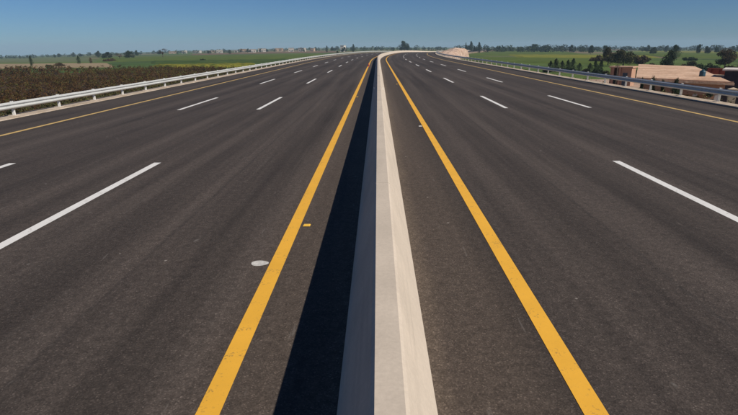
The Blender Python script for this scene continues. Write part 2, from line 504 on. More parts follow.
# pale paint spill beside the left yellow line
def ground_px(px, py, z=0.0):
    d = ray(px, py); t = (z - CAM_H) / d.z
    return CAM + d * t
c0 = ground_px(261, 263.5)
pv = [(c0.x - 0.02 + 0.125 * math.cos(t) * (1 + 0.07 * math.sin(3 * t + 1)), c0.y + 0.095 * math.sin(t) * (1 + 0.05 * math.cos(3 * t)), 0.005) for t in [2 * math.pi * i / 22 for i in range(22)]]
sp = mesh_obj('paint_spill', pv, [tuple(range(22))], mat_noise('spilled_paint', (0.40, 0.38, 0.35), (0.62, 0.60, 0.57), 9), road)

# ------------------------------------------------------------------ median barrier: cast segments
BC, BH = 0.06, 0.85
BP = [(-0.405, -0.02), (-0.405, 0.05), (-0.112, BH - 0.035), (-0.085, BH), (0.105, BH), (0.132, BH - 0.022), (0.43, 0.05), (0.43, -0.02)]
barrier = tag(empty('median_barrier', P(0, BC)), 'long pale concrete median barrier between the two carriageways', 'barrier')
barrier.location = (0, 0, 0)
s = -22.0
SEG = 6.0
while s < 640:
    ss = [s + 0.007, s + SEG / 2, s + SEG - 0.007]
    n = len(BP); v, f = [], []
    for q in ss:
        for o, z in BP: v.append(P(q, BC + o, z))
    for i in range(2):
        for k in range(n - 1):
            f.append((i * n + k, i * n + k + 1, (i + 1) * n + k + 1, (i + 1) * n + k))
    f.append(tuple(range(n))); f.append(tuple(2 * n + k for k in range(n - 1, -1, -1)))
    mesh_obj('barrier_segment', v, [tuple(reversed(q)) for q in f], M['concrete'], barrier)
    s += SEG
M['reflector'] = NT('reflector_lens').out((0.75, 0.72, 0.66), 0.25, 0.6)
M['plastic_dark'] = NT('dark_plastic').out((0.05, 0.05, 0.05), 0.5, 0.4)
for sref in (30, 60, 90, 120, 150):
    for sgn in (-1, 1):
        x, y, a = path(sref)
        zc, oc = 0.62, BC + sgn * 0.215
        b = MB()
        b.box(-0.006, 0.075, -0.012, 0.012, -0.055, 0.055) if sgn > 0 else b.box(-0.075, 0.006, -0.012, 0.012, -0.055, 0.055)
        r = b.build('reflector', M['reflector'], barrier)
        p = P(sref, oc, zc); r.location = p; r.rotation_euler = (0, 0, -a)

# ------------------------------------------------------------------ guardrails
def wbeam_profile():
    """(out, z) towards the road; double corrugation, 31 cm high"""
    pts = [(0.000, 0.00), (0.012, 0.018), (0.075, 0.055), (0.082, 0.085), (0.022, 0.130), (0.010, 0.155), (0.022, 0.180), (0.082, 0.225), (0.075, 0.255), (0.012, 0.292), (0.000, 0.31)]
    return pts
WB = wbeam_profile()
POST_STEP = 3.5
def guardrail(line, sgn, label, s_from, s_to, ztop=0.70):
    """sgn: direction from the rail to the road in offset"""
    g = tag(empty('guardrail', (0, 0, 0)), label, 'guardrail')
    post_me = None; spacer_me = None; cap_me = None
    z0 = ztop - 0.31
    k = 0
    s = s_from
    n = len(WB)
    while s < s_to:
        # one beam length per bay, lapped a little over the next
        q0, q1 = s - 0.12, s + POST_STEP + 0.12
        v, f = [], []
        lap = 0.003 if k % 2 else 0.0
        for q in (q0, (q0 + q1) / 2, q1):
            for o, z in WB: v.append(P(q, line + sgn * (0.05 + o + lap), z0 + z))
        for q in (q0, (q0 + q1) / 2, q1):
            for o, z in WB: v.append(P(q, line + sgn * (0.05 + o + lap - 0.004), z0 + z))
        for base, rev in ((0, False), (3 * n, True)):
            for i in range(2):
                for j in range(n - 1):
                    q = (base + i * n + j, base + i * n + j + 1, base + (i + 1) * n + j + 1, base + (i + 1) * n + j)
                    f.append(q if not rev else tuple(reversed(q)))
        for i in range(2):
            for j in (0, n - 1):
                f.append((i * n + j, (i + 1) * n + j, 3 * n + (i + 1) * n + j, 3 * n + i * n + j))
        mesh_obj('rail_beam', v, f, M['steel'], g)
        # C-section post with a spacer block to the beam
        if post_me is None:
            b = MB()
            b.box(-0.055, 0.055, -0.0035, 0.0035, -0.35, ztop + 0.03)      # web (across the road)
            b.box(-0.055, -0.048, 0.0035, 0.07, -0.35, ztop + 0.03)
            b.box(0.048, 0.055, 0.0035, 0.07, -0.35, ztop + 0.03)
            po = b.build('post', M['post'], g); post_me = po.data
            so = MB().box(-0.03, 0.062, -0.055, 0.055, z0 + 0.06, z0 + 0.25).build('spacer', M['post'], po); spacer_me = so.data
            fo = MB().box(-0.16, 0.16, -0.17, 0.17, -0.2, 0.055).build('footing', M['concrete'], po); foot_me = fo.data
        else:
            po = bpy.data.objects.new('post', post_me); COL.objects.link(po); po.parent = g
            so = bpy.data.objects.new('spacer', spacer_me); COL.objects.link(so); so.parent = po
            fo = bpy.data.objects.new('footing', foot_me); COL.objects.link(fo); fo.parent = po
        x, y, a = path(s)
        po.location = P(s, line - sgn * 0.065); po.rotation_euler = (0, 0, -a + (math.pi if sgn < 0 else 0) + random.uniform(-0.01, 0.01))
        so.location = (0.065, 0, 0)
        s += POST_STEP; k += 1
    return g
guardrail(RL, 1, 'sunlit galvanised steel guardrail along the edge of the brown crop field', -11.6, 560, 0.66)
guardrail(RR, -1, 'shaded galvanised steel guardrail on the roadside above the brick farmhouses', -11.0, 330, 0.72)

# road studs by the yellow lines
M['stud_yellow'] = NT('yellow_stud').out((0.78, 0.46, 0.06), 0.45, 0.5)
M['stud_white'] = NT('white_stud').out((0.75, 0.72, 0.66), 0.45, 0.5)
def stud(px, py, mat, label, half=0.062):
    lens = M['stud_yellow'] if mat is M['stud_yellow'] else M['reflector']
    p = ground_px(px, py)
    v, f = [], []
    for z, a, b in ((0.0, half, 0.05), (0.008, half, 0.05), (0.021, half * 0.72, 0.022)):
        v += [(-a, -b, z), (a, -b, z), (a, b, z), (-a, b, z)]
    f.append((3, 2, 1, 0)); f.append((8, 9, 10, 11))
    for i in (0, 4):
        for k in range(4): f.append((i + k, i + (k + 1) % 4, i + 4 + (k + 1) % 4, i + 4 + k))
    o = tag(empty('road_stud', (p.x, p.y, 0.001)), label, 'road stud', 'road studs along the yellow lines')
    mesh_obj('stud_body', v, f, mat, o)
    rv = [(-half * 0.8, -0.0515, 0.009), (half * 0.8, -0.0515, 0.009), (half * 0.62, -0.029, 0.0215), (-half * 0.62, -0.029, 0.0215)]
    mesh_obj('lens', [(x, y - 0.001, z) for x, y, z in rv] + rv, [(0, 1, 2, 3), (0, 4, 5, 1), (1, 5, 6, 2), (2, 6, 7, 3), (3, 7, 4, 0)], lens, o)
stud(306.8, 225.5, M['stud_yellow'], 'bright yellow road stud lying between the yellow line and barrier shadow')
stud(420.3, 126.3, M['stud_white'], 'white road stud beside the yellow line on the sunlit side of the barrier')
stud(357.2, 97.0, M['stud_yellow'], 'small yellow road stud farther up the shadowed side of the barrier')
stud(396.8, 84.2, M['stud_yellow'], 'small yellow road stud farther up the sunlit side of the barrier')

# small red marker on the carriageway near the left yellow line
mk = ground_px(368.6, 66.5)
cone = tag(empty('traffic_cone', (mk.x, mk.y, 0.0)), 'small red cone standing on the road beside the far yellow line', 'cone')
mr = NT('red_plastic').out((0.40, 0.05, 0.03), 0.6, 0.3)
MB().box(-0.18, 0.18, -0.18, 0.18, 0.0, 0.035).build('base', mr, cone)
MB().lathe([(0.135, 0.036), (0.12, 0.06), (0.03, 0.52), (0.022, 0.53)], 14).build('body', mr, cone, True)
MB().lathe([(0.106, 0.15), (0.092, 0.22)], 14).build('band', M['plastic_dark'], cone, True)

# ------------------------------------------------------------------ sand bank beside the far curve
def bank():
    ss = srange(152, 350, 3.2); fr = [0, 0.08, 0.2, 0.33, 0.46, 0.58, 0.70, 0.82, 0.92, 1.0]
    prof = [-0.35, 0.15, 0.55, 0.95, 1.25, 1.45, 1.45, 1.1, 0.2, -4.4]
    rn = random.Random(3); v, f = [], []
    ph = [rn.uniform(0, 6.28) for _ in range(6)]
    for i, s in enumerate(ss):
        out = 20.7 + min(12.0, (s - 152) * 0.06)
        t = min(1.0, (s - 152) / 150.0) ** 1.2 * min(1.0, (350 - s) / 25.0)
        for j, fj in enumerate(fr):
            o = 18.9 + (out - 18.9) * fj + (0.5 * math.sin(s * 0.21 + ph[0]) if j > 6 else 0)
            p = P(s, o)
            low = -0.35 if j == 0 else -0.25 - 0.5 * (o - 18.9)
            w_ = 0.30 * math.sin(s * 0.13 + ph[1] + j * 0.7) + 0.22 * math.sin(s * 0.47 + ph[2] + j) + rn.uniform(-0.3, 0.3)
            z = low * (1 - t) + prof[j] * t + (w_ * (0.35 + 0.65 * t) if 0 < j < 9 else 0)
            if j == 9: z = FIELD_Z - 1.2
            if j == 0: z = ZR(s) - 0.35
            v.append((p.x, p.y, z))
    n = len(fr)
    for i in range(len(ss) - 1):
        for k in range(n - 1):
            f.append((i * n + k, i * n + k + 1, (i + 1) * n + k + 1, (i + 1) * n + k))
    return mesh_obj('sand_bank', v, f, M['sand'])
tag(bank(), kind='structure')

# ------------------------------------------------------------------ leaves
def leaf_mesh(name, centers, sizes, tints, mat, rng, parent=None, flat=0.0, smooth=False, aspect=0.6):
    """one bent leaf (two triangles) at each centre"""
    n = len(centers)
    c = np.asarray(centers, dtype=np.float32)
    d = rng.normal(size=(n, 3)); d /= np.linalg.norm(d, axis=1)[:, None] + 1e-9
    e = rng.normal(size=(n, 3)); e -= d * (e * d).sum(1)[:, None]; e /= np.linalg.norm(e, axis=1)[:, None] + 1e-9
    sz = np.asarray(sizes)[:, None]
    nn = np.cross(d, e)
    v = np.empty((n, 4, 3), dtype=np.float32)
    v[:, 0] = c - d * sz * 0.5
    v[:, 1] = c + e * sz * aspect * 0.5 + nn * sz * 0.12
    v[:, 2] = c + d * sz * 0.5
    v[:, 3] = c - e * sz * aspect * 0.5 + nn * sz * 0.12
    me = bpy.data.meshes.new(name)
    me.vertices.add(4 * n); me.vertices.foreach_set('co', v.reshape(-1))
    idx = np.arange(4 * n, dtype=np.int32).reshape(n, 4)
    tri = np.concatenate([idx[:, [0, 1, 2]], idx[:, [0, 2, 3]]], axis=1).reshape(-1)
    me.loops.add(6 * n); me.loops.foreach_set('vertex_index', tri)
    me.polygons.add(2 * n)
    me.polygons.foreach_set('loop_start', np.arange(0, 6 * n, 3, dtype=np.int32))
    at = me.attributes.new('tint', 'FLOAT', 'POINT')
    at.data.foreach_set('value', np.repeat(np.asarray(tints, dtype=np.float32), 4))
    me.materials.append(mat)
    me.update(calc_edges=True)
    o = bpy.data.objects.new(name, me); COL.objects.link(o)
    if parent: o.parent = parent
    return o

def clump_points(rng, clumps, per):
    """clumps: (centre, radius) -> points, denser near the shell"""
    C, T = [], []
    for (c, r) in clumps:
        d = rng.normal(size=(per, 3)); d /= np.linalg.norm(d, axis=1)[:, None]
        rad = r * rng.uniform(0.15, 1.0, per) ** 0.45 * rng.uniform(0.8, 1.12, per)
        C.append(np.array(c)[None] + d * rad[:, None] * np.array([1, 1, 0.8])[None])
        t0 = rng.uniform(0.15, 0.85)
        T.append(np.clip(t0 + rng.normal(0, 0.18, per), 0, 1))
    return np.concatenate(C), np.concatenate(T)

def make_tree(kind, seed, H, W):
    """returns (trunk mesh, crown mesh); built at the origin, H high and W across"""
    rng = np.random.default_rng(seed); rn = random.Random(seed)
    b = MB()
    clumps = []
    if kind == 'broad':
        th = H * 0.30
        top = Vector((rn.uniform(-.04, .04) * H, rn.uniform(-.04, .04) * H, H * 0.55))
        b.tube([(0, 0, -0.4), (0.01 * H, 0, th * 0.5), (0.0, 0.015 * H, th), top], [0.035 * H, 0.028 * H, 0.024 * H, 0.012 * H])
        for k in range(20):
            a = 2 * math.pi * (k / 20 + rn.uniform(-.04, .04)) * 2.6
            zz = H * rn.uniform(0.22, 0.90); rr = W * 0.5 * math.sqrt(max(0.05, 1 - ((zz / H - 0.52) / 0.46) ** 2)) * rn.uniform(0.35, 0.8)
            c = (math.cos(a) * rr, math.sin(a) * rr, zz)
            clumps.append((c, W * rn.uniform(0.15, 0.23)))
            if k % 2 == 0:
                b.tube([(0, 0.012 * H, th * 0.95), (c[0] * .5, c[1] * .5, (th + zz) / 2), c], [0.015 * H, 0.009 * H, 0.004 * H], 5)
        per, sz = 210, (0.035 * H, 0.065 * H)
    elif kind == 'upright':
        b.tube([(0, 0, -0.3), (0, 0.01 * H, H * 0.5), (0.01 * H, 0, H * 0.9)], [0.022 * H, 0.014 * H, 0.004 * H])
        for k in range(16):
            z = H * (0.14 + 0.80 * k / 15); t = k / 15
            prof = min(1.0, 0.55 + 1.6 * t) * (1.0 - 0.78 * max(0.0, t - 0.35) / 0.65)
            r = W * 0.5 * prof
            a = rn.uniform(0, 6.28)
            clumps.append(((math.cos(a) * r * 0.35, math.sin(a) * r * 0.35, z), max(0.06 * W, r * rn.uniform(0.65, 0.95))))
            if k % 3 == 0: b.tube([(0, 0, z * 0.9), (math.cos(a) * r * .6, math.sin(a) * r * .6, z)], [0.008 * H, 0.003 * H], 5)
        per, sz = 170, (0.035 * H, 0.06 * H)
    elif kind == 'sparse':
        th = H * 0.36
        b.tube([(0, 0, -0.4), (0.02 * H, 0, th * 0.6), (-0.01 * H, 0.02 * H, th), (0, 0, H * 0.7)], [0.04 * H, 0.03 * H, 0.026 * H, 0.01 * H])
        for k in range(13):
            a = k * 2.4; zz = H * rn.uniform(0.5, 0.93); rr = W * 0.5 * rn.uniform(0.3, 0.85)
            c = (math.cos(a) * rr, math.sin(a) * rr, zz)
            b.tube([(0, 0.01 * H, th), (c[0] * .45, c[1] * .45, th + (zz - th) * .6), c], [0.017 * H, 0.01 * H, 0.004 * H], 5)
            clumps.append((c, W * rn.uniform(0.10, 0.17)))
        per, sz = 95, (0.026 * H, 0.045 * H)
    else:  # bush
        b.tube([(0, 0, -0.2), (0, 0, H * 0.5)], [0.05 * H, 0.02 * H])
        n_ = int(min(34, max(14, 9 * W / H)))
        for k in range(n_):
            a = k * 2.4; rr = W * 0.44 * math.sqrt(rn.uniform(0.0, 1.0))
            cr = min(W * 0.22, H * rn.uniform(0.26, 0.40))
            zz = max(0.12 * H, (H * rn.uniform(0.62, 1.0) - cr) * (1 - 0.5 * (rr / (W * .5)) ** 2) * (1.0 if k % 2 else 0.55))
            clumps.append(((math.cos(a) * rr, math.sin(a) * rr, zz), cr))
            b.tube([(0, 0, 0.02 * H), (math.cos(a) * rr, math.sin(a) * rr, zz)], [0.02 * H, 0.008 * H], 5)
        per, sz = 130, (0.10 * min(H, W * 0.6), 0.17 * min(H, W * 0.6))
    pts, tints = clump_points(rng, clumps, per)
    pts[:, 2] = np.maximum(pts[:, 2], 0.05 * H)
    return b, pts, rng.uniform(sz[0], sz[1], len(pts)), tints, rng

TREE_PROTO = {}
def tree(name, kind, leafmat, loc, H, W, label, group=None, seed=1, cat='tree', rz=None):
    key = (kind, leafmat, seed)
    root = empty(name, loc, rz if rz is not None else random.uniform(0, 6.28))
    if kind == 'bush':
        b, pts, szs, tints, rng = make_tree(kind, seed + int(abs(loc[0]) * 7) % 97, H, W)
        b.build('trunk', M['bark'], root, True)
        leaf_mesh('crown', pts, szs, tints, M[leafmat], rng, root)
        return tag(root, label, cat, group)
    if key not in TREE_PROTO:
        b, pts, szs, tints, rng = make_tree(kind, seed, 10.0, 10.0)
        t = b.build('trunk', M['bark'], root, True)
        c = leaf_mesh('crown', pts, szs, tints, M[leafmat], rng, root)
        TREE_PROTO[key] = (t.data, c.data)
    else:
        for nm, me in zip(('trunk', 'crown'), TREE_PROTO[key]):
            o = bpy.data.objects.new(nm, me); COL.objects.link(o); o.parent = root
    root.scale = (W / 10.0, W / 10.0, H / 10.0)
    return tag(root, label, cat, group)

def tree_px(name, kind, leafmat, px, ytop, wpx, label, base=None, D=None, group=None, seed=1, cat='tree', hmin=1.0):
    """foot on the fields: where the base shows at pixel row `base`, else at distance D; size from its pixels there"""
    if base is not None: g = G(px, base)
    else:
        p = AT(px, 60, D); g = Vector((p.x, p.y, zg(p.x, p.y)))
    top = AT(px, ytop, g.y)
    H = max(hmin, top.z - g.z)
    W = wpx / FPX * (g - CAM).dot(FWD)
    return tree(name, kind, leafmat, g, H, W, label, group, seed, cat)

# trees beyond the right-hand fields
tree_px('broadleaf_tree', 'broad', 'leaf_olive', 623, 46.2, 23, 'large olive brown tree rising behind the brick outbuilding', base=66.5, seed=11)
tree_px('broadleaf_tree', 'broad', 'leaf_olive', 608.5, 47.2, 16, 'lower olive tree touching the large olive brown tree', D=172, seed=12)
tree_px('bush', 'bush', 'leaf_brown', 640, 52.5, 15, 'brown bush growing in the field between olive tree and dark tree', D=178, seed=13, cat='bush')
tree_px('broadleaf_tree', 'broad', 'leaf_dark', 667, 49.5, 15, 'dark green tree standing right behind the long mud roof', base=70.0, seed=14)
tree_px('broadleaf_tree', 'upright', 'leaf_dark', 674, 44.6, 13, 'tall dark tree clump just behind the dark green tree at the mud roof', D=230, seed=15)
tree_px('broadleaf_tree', 'broad', 'leaf_brown', 724.5, 48.5, 21, 'brownish spreading tree behind the dark shed', base=68.0, seed=16)
tree_px('bush', 'bush', 'leaf_dark', 700, 60.5, 22, 'wide dark bush behind the blue water tank', D=115, seed=17, cat='bush')
tree_px('bush', 'bush', 'leaf_dark', 636, 65.0, 9, 'dark bush between the outbuilding and the long mud roof', D=90, seed=13, cat='bush')
for i, (px, yt, wd) in enumerate([(551, 60.8, 8), (556.5, 58.4, 9), (562.5, 60.6, 8), (568.5, 59.6, 9), (573.5, 58.2, 9), (580, 63.0, 8)]):
    tree_px('sapling', 'upright', 'leaf_dark', px, yt, wd, 'small dark upright tree in the row of six beyond the guardrail', D=128 + 3 * (i % 3), group='row of six dark saplings', seed=60 + i)
for i, (px, yt, wd) in enumerate([(590.5, 63, 8), (596, 60.5, 8.5), (602, 59.8, 9)]):
    tree_px('sapling', 'upright', 'leaf_dark', px, yt, wd, 'small dark upright tree in the trio beside the brick outbuilding', D=118 + 2 * i, group='trio of dark saplings', seed=70 + i)
tree_px('tall_tree', 'upright', 'leaf_dark', 471, 41.2, 6.5, 'tallest dark tree at the end of the sand bank', base=52.3, seed=21)
tree_px('tall_tree', 'upright', 'leaf_dark', 478.3, 42.0, 5.5, 'tall dark tree second from the sand bank', D=520, seed=22)
tree_px('tall_tree', 'upright', 'leaf_dark', 465.3, 42.2, 2.6, 'slim dark tree closest to the sand bank', D=560, seed=20)
for i, (px, yt, wd, D) in enumerate([(590, 45.4, 6, 430), (604, 45.6, 6, 430), (652, 46.6, 8, 400), (697, 44.6, 5, 400), (706, 46.2, 6, 410), (570, 45.0, 5, 520), (715, 46.0, 5, 470)]):
    tree_px('field_tree', 'broad', 'leaf_dark', px, yt, wd, 'lone dark tree dotted over the far green fields beyond the houses', D=D, group='lone trees in the far fields', seed=14 + (i % 2) * 10)
tree_px('bush', 'bush', 'leaf_brown', 598, 54.0, 16, 'low brown thicket in the green field before the lone trees', D=205, seed=17, cat='bush')
tree_px('bush', 'bush', 'leaf_dark', 612, 55.5, 9, 'low dark thicket touching the brown thicket', D=200, seed=13, cat='bush')

for i, (px, yt, wd, D) in enumerate([(548, 66.5, 10, 131), (560, 66.0, 12, 134), (571, 66.2, 12, 132), (587, 67.0, 9, 124), (599, 66.5, 12, 120), (607, 68.0, 8, 112)]):
    tree_px('bush', 'bush', ['leaf_dark', 'leaf_olive'][i % 2], px, yt, wd, ['low dark', 'low olive'][i % 2] + ' scrubby bush at the feet of the dark saplings', D=D, group=['dark', 'olive'][i % 2] + ' scrub under the saplings', seed=[13, 17][i % 2], cat='bush')
for i, (px, yt, wd, D) in enumerate([(648, 60.5, 13, 135), (655, 62.0, 10, 120), (683, 61.0, 14, 128), (692, 59.0, 10, 150), (712, 60.5, 13, 132), (735, 61.0, 14, 120), (645, 55.5, 10, 200), (690, 55.5, 14, 215)]):
    tree_px('bush', 'bush', ['leaf_olive', 'leaf_dark', 'leaf_brown'][i % 3], px, yt, wd, ['rough olive', 'rough dark green', 'rough brown'][i % 3] + ' bush in the field behind the long mud roof', D=D, group=['olive', 'dark', 'brown'][i % 3] + ' bushes behind the mud roof', seed=[13, 17, 81][i % 3], cat='bush')

# trees beyond the brown crop field
tree_px('columnar_tree', 'upright', 'leaf_dark', 32, 55.2, 4.6, 'slim dark columnar tree at the far edge of the brown crop', base=66.6, seed=23)
tree_px('bush', 'bush', 'leaf_dark', 49, 63.2, 7, 'round dark bush at the stubble edge beside the columnar tree', base=68.0, seed=13, cat='bush')
tree_px('bush', 'bush', 'leaf_brown', 60, 61.5, 8, 'brown bush on the stubble between dark bush and leafy tree', base=66.5, seed=17, cat='bush')
tree_px('field_tree', 'upright', 'leaf_dark', 79, 55.6, 5, 'dark leafy tree standing at the corner of the stubble strip', base=63.8, seed=24)
tree_px('field_tree', 'upright', 'leaf_brown', 91, 57.5, 4, 'thin brown tree next to the corner of the stubble strip', base=63.2, seed=24)
tree_px('field_tree', 'broad', 'leaf_dark', 107, 51.8, 11, 'broad dark tree in the middle of the far thicket', D=420, seed=14)
tree_px('bush', 'bush', 'leaf_brown', 110, 57.3, 13, 'long brown hedge row behind the stubble strip', D=300, seed=13, cat='hedge')
tree_px('field_tree', 'broad', 'leaf_dark', 130, 51.5, 12, 'broad dark tree at the end of the far thicket', D=400, seed=24)
tree_px('field_tree', 'sparse', 'leaf_brown', 120, 53.5, 9, 'sparse brown tree between the two broad dark trees', D=380, seed=31)
tree_px('field_tree', 'sparse', 'leaf_brown', 163, 48.6, 10, 'sparse brown tree with bare trunk on the green field', base=57.6, seed=32)
tree_px('bush', 'bush', 'leaf_dark', 203, 58.3, 7, 'dark green bush alone in the green field', base=61.2, seed=13, cat='bush')
tree_px('bush', 'bush', 'leaf_dark', 337.5, 49.6, 4.2, 'small dark bush at the far end of the sunlit guardrail', D=300, seed=17, cat='bush')
tree_px('field_tree', 'broad', 'leaf_dark', 404.5, 40.6, 12, 'large dark tree crowning the skyline over the far bend', D=640, seed=14)
tree_px('field_tree', 'upright', 'leaf_dark', 353.5, 44.0, 4.5, 'dark upright tree on the skyline above the far left lanes', D=650, seed=22)
tree_px('field_tree', 'upright', 'leaf_dark', 327, 45.5, 3.5, 'slender dark tree near the pale village house by the bend', D=650, seed=23)

# far tree line: individual crowns along the skyline, then the wood behind as one mass
rn = random.Random(5)
for i in range(46):
    px = rn.uniform(-30, 770)
    if 425 < px < 462: continue
    D = rn.uniform(560, 900)
    p = AT(px, 60, D); g = Vector((p.x, p.y, zg(p.x, p.y)))
    H = rn.uniform(5.0, 8.5) if px > 330 else rn.uniform(4.0, 7.0)
    side = 'brown crop field' if px < 380 else 'sand bank'
    kd = rn.choice(['broad', 'broad', 'upright']); lk = {'broad': 'round crowned', 'upright': 'narrow pointed'}[kd]
    tree('far_tree', kd, 'leaf_dark', g, H, H * rn.uniform(0.7, 1.15),
         'hazy ' + lk + ' tree in the far tree line beyond the ' + side, lk + ' far trees beyond the ' + side, seed=rn.choice([14, 24]) if True else 0)
def wood(name, px0, px1, n, d0, d1, h0, h1, label, seed):
    rng = np.random.default_rng(seed); C, S, T = [], [], []
    for i in range(n):
        px = rng.uniform(px0, px1); D = rng.uniform(d0, d1)
        p = AT(px, 60, D); z = zg(p.x, p.y)
        H = rng.uniform(h0, h1) * rng.uniform(0.6, 1.15); W = H * rng.uniform(0.8, 1.6)
        k = 70
        d = rng.normal(size=(k, 3)); d /= np.linalg.norm(d, axis=1)[:, None]
        rad = rng.uniform(0.3, 1, k) ** 0.4
        q = d * rad[:, None] * np.array([W / 2, W / 2, H * 0.48])
        C.append(q + np.array([p.x, p.y, z + H * 0.5])); S.append(rng.uniform(0.14, 0.3, k) * H); T.append(np.clip(rng.uniform(0.1, 0.9) + rng.normal(0, .15, k), 0, 1))
    o = leaf_mesh(name, np.concatenate(C), np.concatenate(S), np.concatenate(T), M['leaf_dark'], rng)
    return tag(o, label, 'wood', kind='stuff')
wood('distant_wood', -160, 330, 330, 800, 1300, 3.5, 6.5, 'hazy band of distant trees behind the pale village', 41)
wood('distant_wood', 330, 450, 90, 800, 1200, 4.5, 8, 'hazy band of distant trees past the far bend', 42)
wood('distant_wood', 455, 900, 380, 700, 1250, 5.0, 9.5, 'dark band of distant trees behind the green fields', 43)
wood('distant_wood', 484, 600, 60, 560, 680, 5.0, 8.5, 'dense dark trees lining the far side of the bright green field', 44)

# ------------------------------------------------------------------ brown crop, weeds
def crop():
    rng = np.random.default_rng(9)
    poly = [(-23.5, -10), (-24.5, 110), (-25, 146), (-40, 151), (-56, 161), (-72, 158), (-100, 170), (-120, 164), (-148, 174), (-175, 170), (-300, 182), (-300, -10)]
    def inside(x, y):
        c = np.zeros(len(x), bool); n = len(poly)
        for i in range(n):
            (x1, y1), (x2, y2) = poly[i], poly[(i + 1) % n]
            m_ = ((y1 > y) != (y2 > y)) & (x < (x2 - x1) * (y - y1) / (y2 - y1 + 1e-9) + x1)
            c ^= m_
        return c
    C, S, T = [], [], []
    for (x0, x1, y0, y1, n, per, sz, hh) in ((-75, -23, -5, 185, 7000, 34, 0.20, 1.15), (-300, -75, 10, 208, 9500, 20, 0.36, 1.25)):
        x = rng.uniform(x0, x1, n); y = rng.uniform(y0, y1, n)
        x = np.round(x / 0.9) * 0.9 + rng.normal(0, .16, n)
        gap = np.sin(x * 0.11 + 2 * np.sin(y * 0.05)) + np.sin(y * 0.17 + x * 0.04) + rng.normal(0, 0.5, n)
        keep = inside(x, y + rng.normal(0, 1.5, n)) & (gap > -1.5)
        x, y = x[keep], y[keep]
        for a, b in zip(x, y):
            h = hh * rng.uniform(0.65, 1.25); wd = rng.uniform(0.35, 0.6) * (1.6 if per == 20 else 1)
            q = rng.normal(size=(per, 3)) * np.array([wd * .5, wd * .5, 0.0])
            zz = rng.uniform(0.1, 1, per) ** 0.7 * h
            q[:, 2] = zz
            q[:, :2] *= (1.15 - 0.6 * zz / h)[:, None]
            C.append(q + np.array([a, b, FIELD_Z + 0.05])); S.append(rng.uniform(0.6, 1.4, per) * sz); T.append(np.clip(rng.uniform(0.1, 0.9) + rng.normal(0, .2, per), 0, 1))
    o = leaf_mesh('brown_crop', np.concatenate(C), np.concatenate(S), np.concatenate(T), M['leaf_crop'], rng)
    tag(o, 'knee high brown and green crop filling the field below the guardrail', 'crop', kind='stuff')
crop()
field('crop_field', [(-300, -12), (-24, -12), (-25, 146), (-300, 180)], M['crop_soil'], 0.08, 0.03, world=True)
def weeds(name, o0, o1, s0, s1, n, label, seed, h=0.42):
    rng = np.random.default_rng(seed); C, S, T = [], [], []
    for i in range(n):
        s = s0 + (s1 - s0) * rng.uniform() ** 1.6; o = rng.uniform(o0, o1); p = P(s, o)
        t = abs(o) - (17.6 if o < 0 else 18.6)
        z = -0.08 - max(0, t) * (0.43 if o < 0 else 0.92)
        k = 16; hh = h * rng.uniform(0.4, 1.4)
        q = rng.normal(size=(k, 3)) * np.array([.16, .16, 0]); q[:, 2] = rng.uniform(0.02, 1, k) * hh
        C.append(q + np.array([p.x, p.y, z + ZR(s)])); S.append(rng.uniform(.07, .2, k)); T.append(np.clip(rng.uniform(0.1, .9) + rng.normal(0, .2, k), 0, 1))
    o = leaf_mesh(name, np.concatenate(C), np.concatenate(S), np.concatenate(T), M['leaf_weed'], rng, aspect=0.4)
    tag(o, label, 'weeds', kind='stuff')
weeds('roadside_weeds', -21.5, -17.55, 8, 200, 4200, 'dry green weeds on the bank below the sunlit guardrail', 51)
weeds('roadside_weeds', 18.7, 21.5, 8, 150, 1500, 'sparse weeds on the bank below the shaded guardrail', 52, 0.3)

# ------------------------------------------------------------------ farm buildings beside the right guardrail
def mat_brick():
    t = NT('brickwork')
    tc = t.n('TexCoord').outputs['Object']
    # courses follow the height, headers follow the run of the wall
    cx = t.n('SeparateXYZ'); t.l(tc, cx.inputs[0])
    ad = t.n('Math'); ad.operation = 'ADD'; t.l(cx.outputs[0], ad.inputs[0]); t.l(cx.outputs[1], ad.inputs[1])
    cb = t.n('CombineXYZ'); t.l(ad.outputs[0], cb.inputs[0]); t.l(cx.outputs[2], cb.inputs[1])
    br = t.n('TexBrick'); br.inputs['Scale'].default_value = 4.2
    br.inputs['Color1'].default_value = (0.36, 0.16, 0.09, 1); br.inputs['Color2'].default_value = (0.44, 0.23, 0.14, 1)
    br.inputs['Mortar'].default_value = (0.42, 0.33, 0.26, 1); br.inputs['Mortar Size'].default_value = 0.03
    t.l(cb.outputs[0], br.inputs['Vector'])
    a = t.noise(tc, 0.8, 5, 0.65)
    c = t.mix(t.ramp(a, [(0.4, 0.0), (0.75, 0.55)]), br.outputs['Color'], (0.44, 0.32, 0.24))
    return t.out(c, 0.9, 0.15)
M['brick'] = mat_brick()
M['mud_roof'] = mat_noise('mud_roof', (0.40, 0.24, 0.15), (0.60, 0.41, 0.29), 0.28, bump=0.5, lo=0.3, hi=0.6)
M['whitewash'] = mat_noise('whitewash', (0.52, 0.47, 0.42), (0.68, 0.64, 0.58), 1.5)
M['door'] = mat_noise('painted_door', (0.05, 0.07, 0.10), (0.09, 0.11, 0.14), 3)
M['dark_in'] = NT('dark_pane').out((0.02, 0.022, 0.025), 0.15, 0.5)
M['redwall'] = mat_noise('red_brick_wall', (0.20, 0.05, 0.035), (0.30, 0.09, 0.06), 1.2)
M['navy'] = mat_noise('dark_sheet_metal', (0.018, 0.02, 0.035), (0.04, 0.042, 0.06), 2.0, rough=0.6)
M['sandstone'] = mat_noise('plastered_pillar', (0.46, 0.36, 0.25), (0.58, 0.47, 0.35), 2.0)
M['tank'] = NT('blue_plastic').out((0.018, 0.065, 0.10), 0.5, 0.4)
